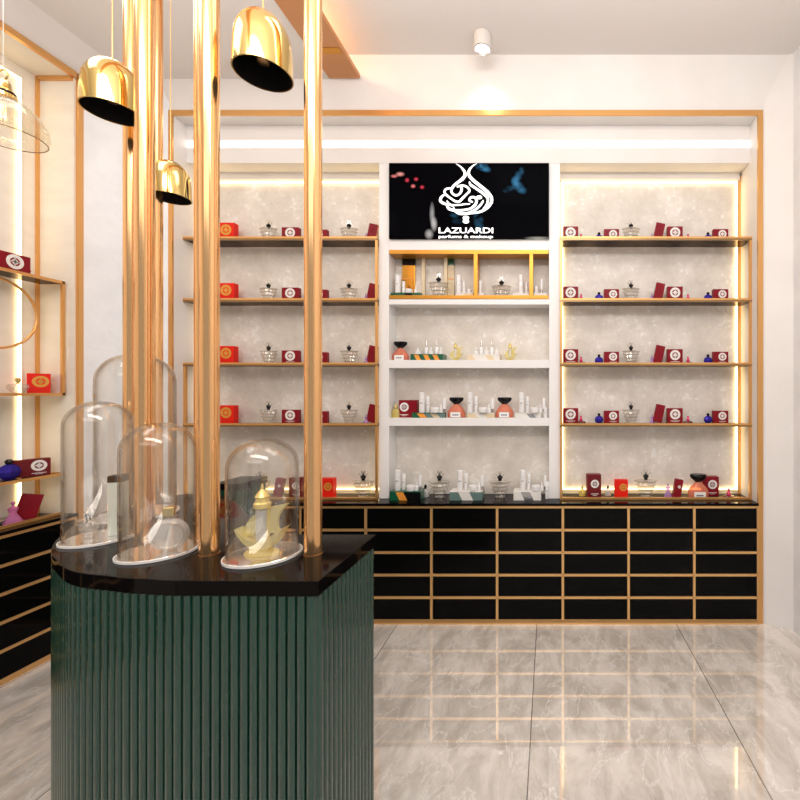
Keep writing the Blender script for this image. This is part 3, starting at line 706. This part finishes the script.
for i, z in enumerate(shz):
    zb = z-.004+EPS; sh = f"{names[i]} shelf of the right rack"
    put('crim', b_crim, (X_(570.5), YI, zb), f'crimson box with white round emblem at the left end, {sh}', 'gift box', G1)
    put('pinkb', p_pinkbase, (X_(581), YI-.01, zb), f'small pink bottle on dark base near left end, {sh}', 'perfume bottle', G2, sc=.9)
    put('blue', p_blue, (X_(599), YI, zb), f'small cobalt blue bottle left of centre, {sh}', 'perfume bottle', G2)
    put('crim2', b_crim2, (X_(611.3), YI, zb), f'crimson emblem box beside the left blue bottle, {sh}', 'gift box', G1)
    put('tier', p_tier, (X_(631), YI, zb), f'tiered crystal perfume bottle with black stopper, {sh}', 'perfume bottle', G2)
    put('lilac', lambda: p_dress(M['lilac']), (X_(652), YI, zb), f'lilac dress shaped perfume bottle, {sh}', 'perfume bottle', G2, sc=.62)
    put('lean', b_lean, (X_(657.5)-.004, YI-.005, zb+.0), f'narrow crimson box leaning to the right, {sh}', 'gift box', G1, lean=R(12))
    put('crim', b_crim, (X_(674.5), YI, zb), f'crimson emblem box right of the leaning box, {sh}', 'gift box', G1)
    put('pinkb', p_pinkbase, (X_(687.5), YI-.01, zb), f'small pink bottle on dark base right of centre, {sh}', 'perfume bottle', G2, sc=.9)
    put('blue', p_blue, (X_(708), YI, zb), f'small cobalt blue bottle near the right end, {sh}', 'perfume bottle', G2)
    put('crim2', b_crim2, (X_(720), YI, zb), f'crimson emblem box at the right end, {sh}', 'gift box', G1)
    sh = f"{names[i]} shelf of the left rack"
    put('dark', lambda: p_box(.04, .05, .02, M['maroon'], M['maroon'], 0, .2, False), (X_(216), YI, zb), f'small maroon box behind a column, {sh}', 'gift box', G1)
    put('red', b_red, (X_(229.5), YI-.01, zb), f'bright red box with gold emblem, {sh}', 'gift box', G1)
    put('tier', p_tier, (X_(268.5), YI, zb), f'tiered crystal bottle left of the right column, {sh}', 'perfume bottle', G2)
    put('crim3', lambda: p_box(.105, .085, .03, M['crimson'], M['wmark'], 0, .36), (X_(292.5), YI-.01, zb), f'crimson box with white emblem left of the right column, {sh}', 'gift box', G1)
    put('crim4', lambda: p_box(.075, .075, .03, M['crimson'], M['wmark'], -.2, .36), (X_(322), YI, zb), f'crimson box half hidden behind the right column, {sh}', 'gift box', G1)
    put('tier', p_tier, (X_(349), YI, zb), f'tiered crystal bottle right of the right column, {sh}', 'perfume bottle', G2)
    put('lilac', lambda: p_dress(M['lilac']), (X_(366), YI, zb), f'lilac dress shaped bottle at the right end, {sh}', 'perfume bottle', G2, sc=.62)
    put('lean', b_lean, (X_(370), YI+.01, zb), f'narrow crimson box leaning at the right end, {sh}', 'gift box', G1, lean=R(12))
for o in (C.objects): pass

# counter, right bay
zb = ZT+EPS; YC = 2.68
put('ysm', lambda: p_small(M['yglass2'], M['yellowcap']), (X_(582.5, YC), YC+.02, zb), 'small yellow perfume bottle at the left end of the right counter bay', 'perfume bottle')
put('tall', lambda: p_box(.088, .142, .05, M['maroon'], M['wmark'], .05, .18), (X_(593.5, YC), YC, zb), 'tall maroon box with pale emblem standing on the counter', 'gift box', rz=R(4))
put('gsm', lambda: p_small(M['frost'], M['black']), (X_(608.5, YC), YC+.03, zb), 'small clear bottle with black cap between maroon and red boxes on counter', 'perfume bottle')
put('redc', lambda: p_box(.082, .112, .04, M['red'], M['gmark'], .15, .2, False), (X_(620.5, YC), YC-.02, zb), 'bright red box with gold emblem on the right bay counter', 'gift box', rz=R(-5))
put('tier', p_tier, (X_(645.5, YC), YC-.01, zb), 'tiered crystal bottle on the counter in the right bay', 'perfume bottle', sc=1.25)
put('lilac', lambda: p_dress(M['lilac']), (X_(667.5, YC), YC-.01, zb), 'lilac dress shaped bottle on the counter in the right bay', 'perfume bottle', sc=.95)
put('leanc', lambda: p_box(.048, .112, .03, M['crimson'], M['wmark'], .1, .08, False), (X_(674.5, YC), YC-.03, zb), 'crimson box leaning to the right on the counter beside lilac bottle', 'gift box', lean=R(10))
put('coral', p_coral, (X_(697.5, YC), YC-.012, zb), 'coral perfume bottle with black bowl cap at right end of the counter', 'perfume bottle', sc=1.22)
put('crimc', lambda: p_box(.10, .118, .05, M['crimson'], M['wmark'], .1, .24), (X_(712.5, YC), YC+.05, zb), 'crimson emblem box behind the coral bottle on the counter', 'gift box')
put('pinkb', p_pinkbase, (X_(726, YC), YC-.04, zb), 'small red bottle on dark dish at right end of the counter', 'perfume bottle', sc=1.15)
# counter, left bay
put('tier', p_tier, (X_(260, YC), YC, zb), 'tiered crystal bottle on the counter seen through the ship bottle dome', 'perfume bottle', sc=1.15)
put('leanc', lambda: None, (X_(278, YC), YC, zb), 'crimson box leaning on the counter seen through the ship bottle dome', 'gift box', lean=R(10))
put('tall', lambda: None, (X_(297, YC), YC, zb), 'tall maroon box with pale emblem on the counter left of a column', 'gift box', sc=.85)
put('redc', lambda: None, (X_(330, YC), YC-.03, zb), 'bright red box on the counter just right of the right column', 'gift box', sc=1.1)
put('tier', p_tier, (X_(364, YC), YC-.01, zb), 'tiered crystal bottle at the right end of the left counter bay', 'perfume bottle', sc=1.2)

# ---- centre cabinet contents
def riser(px0, px1, pytop, pybot, Y, zb, cols, lab, depth=.09):
    x0, x1 = X_(px0, Y), X_(px1, Y); h = (pybot-pytop)/F*Y
    t = root('display_riser', ((x0+x1)/2, Y, zb)); tag(t, lab, 'display box', 'display boxes on the centre shelves'); hw = (x1-x0)/2
    MB().box(-hw, hw, .001, depth, 0, h-.004).build('box_body', M[cols[0]], t)
    MB().box(-hw-.001, hw+.001, -.001, depth+.001, h-.004, h).build('top_board', M['whitecard'] if cols[0] != 'green2' else M['green2'], t)
    n = len(cols)
    for k, c_ in enumerate(cols):
        a = -hw+2*hw*k/n; b_ = -hw+2*hw*(k+1)/n; s_ = min(.012, (b_-a)*.3)
        q = MB().prism([(a+(s_ if k else 0), 0.0005), (b_+(s_ if k < n-1 else 0), .0005), (b_-(s_ if k < n-1 else 0), h-.0045), (a-(s_ if k else 0), h-.0045)], -.0006, .0006, 'xz'); q.build('coloured_face', M[c_], t)
    return h
wl = 'white cosmetics on the centre shelves'
def whites(items, Y, ztop, place_):
    for (px, wpx, pyt, pyb, kind, dy, desc) in items:
        h = (pyb-pyt)/F*Y; r = wpx/F*Y/2
        o = put(f'{kind}{round(r,4)}{round(h,3)}', lambda: p_white(r, h, kind), (X_(px, Y+dy), Y+dy, ztop+EPS), f'{desc}, {place_}', {'bottle': 'cosmetic bottle', 'tube': 'cosmetic tube', 'jar': 'cosmetic jar', 'dropper': 'dropper bottle'}[kind], wl)
# gold case
zg = zsh[0][0]; 
def case_set(px, where, big=True, lo=0):
    pass
Yg = 2.665
h = riser(391, 421, 291.5, 299, Yg, zg+EPS, ['green2', 'green2', 'black', 'green2'], 'long emerald green display box at the left of the gold case', .03)
whites([(398, 5.5, 272.5, 291, 'bottle', .016, 'tall white bottle'), (403.7, 3, 279, 291, 'bottle', .016, 'slim white bottle'), (409, 7, 287, 291, 'jar', .016, 'low white jar'), (416, 3.5, 283, 291, 'dropper', .016, 'small white dropper bottle')], Yg, zg+h, 'on the emerald box in the gold case')
t = root('display_riser', (X_(438, Yg), Yg+.035, zg+EPS)); tag(t, 'dark green tray under the left tiered bottle in the gold case', 'display box')
MB().box(-.10, .09, -.034, .03, 0, .012).build('tray', M['green2'], t)
put('tier', p_tier, (X_(438.5, Yg), Yg+.002, zg+.0135), 'left tiered crystal bottle with black stopper in the gold case', 'perfume bottle', sc=1.12)
put('gsph', lambda: p_small(M['green2'], M['green2']), (X_(391.5, Yg)+.001, Yg-.012, zg+EPS), 'small emerald bottle at the far left of the gold case', 'perfume bottle', sc=.6)
h = riser(456, 473, 291.5, 299, Yg, zg+EPS, ['whitecard', 'creamcard'], 'short white display box left of the middle of the gold case', .05)
whites([(458.8, 5.2, 272.5, 291, 'bottle', .018, 'tall white bottle'), (464, 3, 279, 291, 'bottle', .018, 'slim white bottle'), (469.3, 4, 287, 291, 'jar', .018, 'low white jar')], Yg, zg+h, 'on the short white box in the gold case')
h = riser(478, 484, 291.5, 299, Yg, zg+EPS, ['whitecard'], 'tiny white display box right of the middle divider of the gold case', .04)
whites([(480.3, 3, 278, 291, 'bottle', .018, 'lone slim white bottle')], Yg, zg+h, 'right of the middle divider of the gold case')
put('tier', p_tier, (X_(501, Yg), Yg+.03, zg+EPS), 'right tiered crystal bottle with black stopper in the gold case', 'perfume bottle', sc=1.12)
h = riser(513.5, 529, 291.5, 299, Yg, zg+EPS, ['whitecard'], 'white display box left of the right divider of the gold case', .05)
whites([(521, 5, 272.5, 291, 'bottle', .018, 'tall white bottle'), (526.5, 2.6, 280, 291, 'bottle', .018, 'slim white bottle')], Yg, zg+h, 'left of the right divider of the gold case')
h = riser(533.5, 547, 291.5, 299, Yg, zg+EPS, ['whitecard'], 'white display box at the right end of the gold case', .05)
whites([(536, 3.6, 284, 291, 'jar', .018, 'low white jar'), (541.5, 3, 277, 291, 'tube', .018, 'white upright tube')], Yg, zg+h, 'at the right end of the gold case')
# second shelf
z2 = zsh[1][0]+EPS
YM = 2.66
put('coral', p_coral, (X_(400.5, 2.69), 2.69, z2), 'coral perfume bottle with black cap at left end of upper white shelf', 'perfume bottle', sc=1.0)
h = riser(410.5, 443, 353.8, 360, YM, z2, ['green2', 'orange', 'green2', 'orange', 'green2', 'orange', 'green2'], 'green and orange striped display box on the upper white shelf')
whites([(418, 6, 347, 354, 'dropper', .03, 'left squat white dropper'), (426.5, 4, 339, 354, 'dropper', .05, 'taller white dropper left of centre'), (431, 5, 346.5, 354, 'dropper', .025, 'middle squat white dropper'), (437, 4.4, 338.5, 354, 'dropper', .05, 'taller white dropper right of centre'), (440.7, 4, 347, 354, 'dropper', .02, 'right squat white dropper')], YM, z2+h, 'on the green and orange box')
make_ship(.78, (X_(455.5, 2.69), 2.69, z2), 'small yellow ship bottle in the middle of the upper white shelf', 'yellow ship bottles on the upper white shelf')
h = riser(467.5, 499.5, 353.8, 360, YM, z2, ['creamcard', 'whitecard', 'whitecard', 'creamcard', 'whitecard'], 'white and cream display box on the upper white shelf')
whites([(476, 5, 347, 354, 'dropper', .03, 'left squat white dropper'), (481.5, 4.4, 339, 354, 'dropper', .05, 'taller white dropper left of centre'), (486.5, 5, 346.5, 354, 'dropper', .025, 'middle squat white dropper'), (492, 4.4, 338.5, 354, 'dropper', .05, 'taller white dropper right of centre'), (496.5, 4, 347, 354, 'dropper', .02, 'right squat white dropper')], YM, z2+h, 'on the white and cream box')
make_ship(.78, (X_(510, 2.69), 2.69, z2), 'small yellow ship bottle right of the cream box on upper white shelf', 'yellow ship bottles on the upper white shelf')
# third shelf
z3 = zsh[2][0]+EPS
def std_set(px, top, bot, Y, zt, where, s=1.0):
    k = lambda v: bot-(bot-v)*s
    whites([(px, 5.8, bot-20.5*s, bot, 'bottle', .035, 'tall white bottle'), (px+6, 3.6, bot-16.5*s, bot, 'bottle', .045, 'slim white bottle'), (px+13, 8.6, bot-5.5*s, bot, 'jar', .02, 'squat white jar'), (px+19, 3.6, bot-9*s, bot, 'dropper', .03, 'short white dropper'), (px+22.5, 3.8, bot-15*s, bot, 'tube', .045, 'white upright tube')], Y, zt, where)
put('ysm', lambda: None, (X_(395.8, 2.68), 2.68, z3), 'small yellow bottle at the left end of the lower white shelf', 'perfume bottle', sc=1.3)
put('crimd', lambda: p_box(.112, .108, .045, M['crimson'], M['wmark'], -.2, .26), (X_(409, 2.70), 2.70, z3), 'crimson emblem box at the left of the lower white shelf', 'gift box')
h = riser(412, 445, 413, 418, 2.645, z3, ['green2', 'orange', 'teal', 'creamcard', 'teal'], 'green and orange display box at the left of the lower white shelf', .03)
std_set(422, 0, 413, 2.62, z3+h, 'on the left display box of the lower white shelf')
put('coral', p_coral, (X_(456.5, 2.69), 2.69, z3), 'left coral bottle with black cap on the lower white shelf', 'perfume bottle', sc=1.06)
h = riser(467, 494.5, 413, 418, 2.645, z3, ['creamcard', 'whitecard', 'creamcard'], 'cream display box in the middle of the lower white shelf', .045)
std_set(470, 0, 413, 2.62, z3+h, 'on the cream box of the lower white shelf')
put('coral', p_coral, (X_(504.6, 2.69), 2.69, z3), 'right coral bottle with black cap on the lower white shelf', 'perfume bottle', sc=1.06)
h = riser(515, 541, 413, 418, 2.645, z3, ['whitecard', 'whitecard', 'silver', 'whitecard'], 'white display box at the right of the lower white shelf', .045)
std_set(521.5, 0, 413, 2.62, z3+h, 'on the right white box of the lower white shelf')
whites([(545.4, 4, 408, 418, 'bottle', 0, 'short white bottle')], 2.66, z3, 'standing at the right end of the lower white shelf')
# counter centre
for (a, b_, cols, nm_) in ((389.8, 420.5, ['green2', 'orange', 'black', 'black'], 'dark green and black'), (449.5, 482, ['teal', 'whitecard', 'teal'], 'grey teal'), (513.5, 541, ['whitecard', 'silver', 'whitecard'], 'white and silver')):
    h = riser(a, b_, 493, 502, 2.585, zb, cols, f'{nm_} display box on the centre counter', .10)
    o = (394.8, 457, 519.8)[(a > 440)+(a > 500)]
    std_set(o+3, 0, 492, 2.585, zb+h, f'on the {nm_} counter box', 1.0)
put('tier', p_tier, (X_(439.5, 2.66), 2.66, zb), 'left tiered crystal bottle on the centre counter', 'perfume bottle', sc=1.2)
put('tier', p_tier, (X_(500, 2.66), 2.66, zb), 'right tiered crystal bottle on the centre counter', 'perfume bottle', sc=1.2)
put('bcap', lambda: p_small(M['frost'], M['black']), (X_(424.5, 2.66), 2.68, zb), 'small clear bottle with black cap beside the dark green counter box', 'perfume bottle', sc=1.2)
whites([(547, 4, 482, 499, 'bottle', 0, 'white bottle')], 2.63, zb, 'standing at the right end of the centre counter')

# ---- left wall items
def lx(px, x): return F*x/(px-550)     # depth at which a point of the plane X=x shows
xs = -2.685
def LY(px): return lx(px, xs)
def lput(key, fn, px, z, lab, cat, sc=None, lean=0, rz=R(90), dx=0): return put(key, fn, (xs+dx, LY(px), z), lab, cat, rz=rz, sc=sc, lean=lean)
zt1, zt2, zt3 = za-.004+EPS, z0_-.004+EPS, zc_-.004+EPS
lput('lcr', lambda: p_box(.16, .10, .04, M['crimson'], M['wmark'], .1, .36), 7, zt1, 'crimson box with white emblem on the upper left wall shelf', 'gift box')
lput('lpk', lambda: p_dress(M['pink']), 29, zt1, 'small pink bottle on the upper left wall shelf', 'perfume bottle', sc=.6)
def p_heart():
    t = root('perfume_bottle')
    MB().lathe([(0, 0), (.018, 0), (.034, .016), (.046, .036), (.047, .046), (.036, .056), (.012, .060), (0, .060)], 14, sy=.55).build('heart_body', M['crystal'], t)
    MB().lathe([(0, .060), (.007, .060), (.007, .068), (.012, .074), (.012, .090), (.007, .094), (0, .094)], 14).build('gold_stopper', M['brass'], t, smooth='auto')
    return t
lput('heart', p_heart, 18, zt2, 'clear heart shaped bottle with gold stopper on the left wall', 'perfume bottle', rz=R(60), sc=.85)
lput('lred', lambda: p_box(.085, .112, .05, M['red'], M['gmark'], .08, .28, False), 39, zt2, 'bright red box with gold emblem on the left wall shelf', 'gift box', rz=R(48), sc=.94)
lput('lblue', lambda: p_blue(), 9, zt3, 'cobalt blue bottle on the lower left wall shelf', 'perfume bottle', sc=1.6)
lput('lcr2', lambda: p_box(.135, .088, .04, M['maroon'], M['wmark'], .2, .32), 30, zt3, 'long maroon box with white emblem on the lower left wall shelf', 'gift box', rz=R(62))
lput('ldress', lambda: p_dress(M['lilac2']), 8, ZT+EPS, 'purple dress shaped bottle on the left wall counter', 'perfume bottle', sc=1.2, dx=.02) if False else None
M['lilac2'] = glass('purple_pink_glass', (.8, .35, .6), (.8, .3, .6), .08, .6, .1, .5)
put('ldress', lambda: p_dress(M['lilac2']), (-2.65, LY(6), ZT+EPS), 'purple pink dress shaped bottle on the left wall counter', 'perfume bottle', sc=1.25, rz=R(60))
put('llean', lambda: p_box(.075, .125, .02, M['crimson'], M['crimson'], 0, .2, False), (-2.66, LY(19), ZT+EPS+.001), 'crimson box leaning on the left wall counter', 'gift box', rz=R(45), lean=R(14))

# things in dome 1
put('tier', p_tier, (-1.325, 1.235, ZD), 'tiered crystal bottle with black stopper under the left edge dome', 'perfume bottle', sc=.62)
t = root('reflection_block', (-1.275, 1.27, ZD), R(20)); tag(t, 'tall pale block added as a glass reflection under the left edge dome', 'box')  # solid block shaped after a pale reflection in the dome glass
MB().box(-.017, .017, -.017, .017, 0, .155).build('carton', mat('pale_reflection_tone', (.72, .78, .72), .35), t, bevel=.001)  # white streak of that reflection, given as a pale colour
MB().box(-.0175, .0175, -.0175, .0175, .1555, .175).build('black_gap_block', M['black'], t, bevel=.001)

# ================================================================ PENDANTS
def pendant(x, y, zr_, r, h, ztop, tilt, lab):
    t = root('pendant_lamp', (x, y, zr_)); tag(t, lab, 'pendant lamp', 'brass dome pendant lamps')
    out = [(r, 0), (r*1.0, h*.25), (r*.97, h*.45)] + [(r*.97*math.cos(a), h*.45+h*.55*math.sin(a)) for a in [math.pi/2*k/12 for k in range(1, 12)]] + [(0, h)]
    o = MB().lathe(out, 48).build('brass_shade', M['brass'], t, smooth=True); o.rotation_euler = (0, tilt, 0)
    q = MB().lathe([(r-.001, .001)]+[(max(0, p[0]-.003), p[1]-.003 if i else .001) for i, p in enumerate(out)][1:], 48).build('black_lining', M['darkin'], t, smooth=True); q.rotation_euler = (0, tilt, 0)
    rim = MB().lathe([(r-.002, 0), (r+.0012, 0), (r+.0012, .003), (r-.002, .0025), (r-.002, 0)], 48).build('rim', M['brass'], t, smooth='auto'); rim.rotation_euler = (0, tilt, 0)
    bx = MB().lathe([(0, .03), (.014, .03), (.016, .05), (.012, .08), (0, .08)], 20).build('bulb', M['bronze'], t, smooth=True); bx.rotation_euler = (0, tilt, 0)
    tx_ = h*math.sin(tilt); tz_ = h*math.cos(tilt)
    MB().tube([(tx_, 0, tz_-.004), (tx_, 0, ztop-zr_-.001)], .0016, 6).build('cable', M['rail'], t)
pendant(-1.277, 1.255, EYE+.819, .0685, .150, ZS, 0, 'brass dome pendant lamp left of the column cluster')
pendant(-.767, 1.15, EYE+.852, .069, .165, ZC, 0, 'brass dome pendant lamp between the two right columns')
pendant(-1.50, 1.70, EYE+.770, .066, .147, ZS, 0, 'smaller looking brass dome pendant lamp between the column cluster and next column')
# clear glass pendant at the left edge
gp = root('pendant_lamp', (-1.98, 1.557, EYE+.93)); gp.scale = (.93, .93, 1); tag(gp, 'clear glass bowl pendant lamp with visible bulb at the left edge', 'pendant lamp')
MB().lathe([(.115, 0), (.122, .025), (.118, .055), (.100, .09), (.075, .115), (.045, .135), (.022, .147), (.020, .147), (.043, .133), (.073, .113), (.098, .088), (.116, .054), (.120, .025), (.113, 0), (.115, 0)], 48).build('glass_shade', M['shade'], gp, smooth=True)
MB().tube([(.116*math.cos(2*math.pi*k/40), .116*math.sin(2*math.pi*k/40), 0) for k in range(40)], .0018, 6, True).build('rim', M['bronze'], gp, smooth=True)
MB().lathe([(0, .14), (.036, .14), (.037, .150), (.030, .152), (.030, .165), (.024, .170), (.020, .195), (.012, .205), (0, .206)], 28).build('brass_fitting', M['brass'], gp, smooth='auto')
MB().lathe([(.031, .152), (.034, .152), (.034, .160), (.031, .160), (.031, .152)], 28).build('black_band', M['black'], gp, smooth='auto')
MB().tube([(.018*math.cos(2*math.pi*k/20), 0, .223+.018*math.sin(2*math.pi*k/20)) for k in range(20)], .003, 8, True).build('hanging_loop', M['brass'], gp, smooth=True)
MB().lathe([(0, .04), (.012, .042), (.022, .055), (.024, .070), (.019, .095), (.013, .125), (.012, .14), (0, .14)], 20).build('bulb', M['shade'], gp, smooth=True)
fl = MB()
for a in range(6): fl.tube([(.009*math.cos(a), .009*math.sin(a), .06), (.006*math.cos(a+.5), .006*math.sin(a+.5), .115)], .0008, 5)
fl.build('filament', M['filament'], gp)
MB().tube([(0, 0, .241), (0, 0, ZS-EYE-.93-.001)], .0009, 6).build('cable', M['white'], gp)

# ================================================================ CEILING SPOTLIGHT
sl = root('ceiling_spotlight', (PX(482.5, 2.34), 2.34, ZC)); tag(sl, 'white cylindrical spotlight mounted on the ceiling', 'spotlight')
MB().lathe([(0, -.002), (.046, -.002), (.0475, -.005), (.0475, -.080), (.044, -.082), (.041, -.080), (.039, -.070), (0, -.070)], 36).build('housing', mat('spotlight_housing', (.72, .68, .64), .4), sl, smooth='auto')
MB().lathe([(0, -.071), (.036, -.071), (.036, -.0735), (0, -.0735)], 24).build('lamp_lens', M['lens'], sl)
MB().lathe([(.0405, -.0805), (.0455, -.0830), (.0415, -.0845), (.0375, -.076), (.0405, -.0805)], 36).build('dark_ring', M['silver'], sl, smooth='auto')
ld = bpy.data.lights.new('spot_beam', 'SPOT'); ld.energy = 1.8; ld.spot_size = R(95); ld.spot_blend = .6; ld.shadow_soft_size = .02; ld.color = (1, .96, .9)
lo = bpy.data.objects.new('spot_beam', ld); C.objects.link(lo); lo.parent = sl; lo.location = (0, 0, -.095); lo.rotation_euler = (R(25), 0, 0)
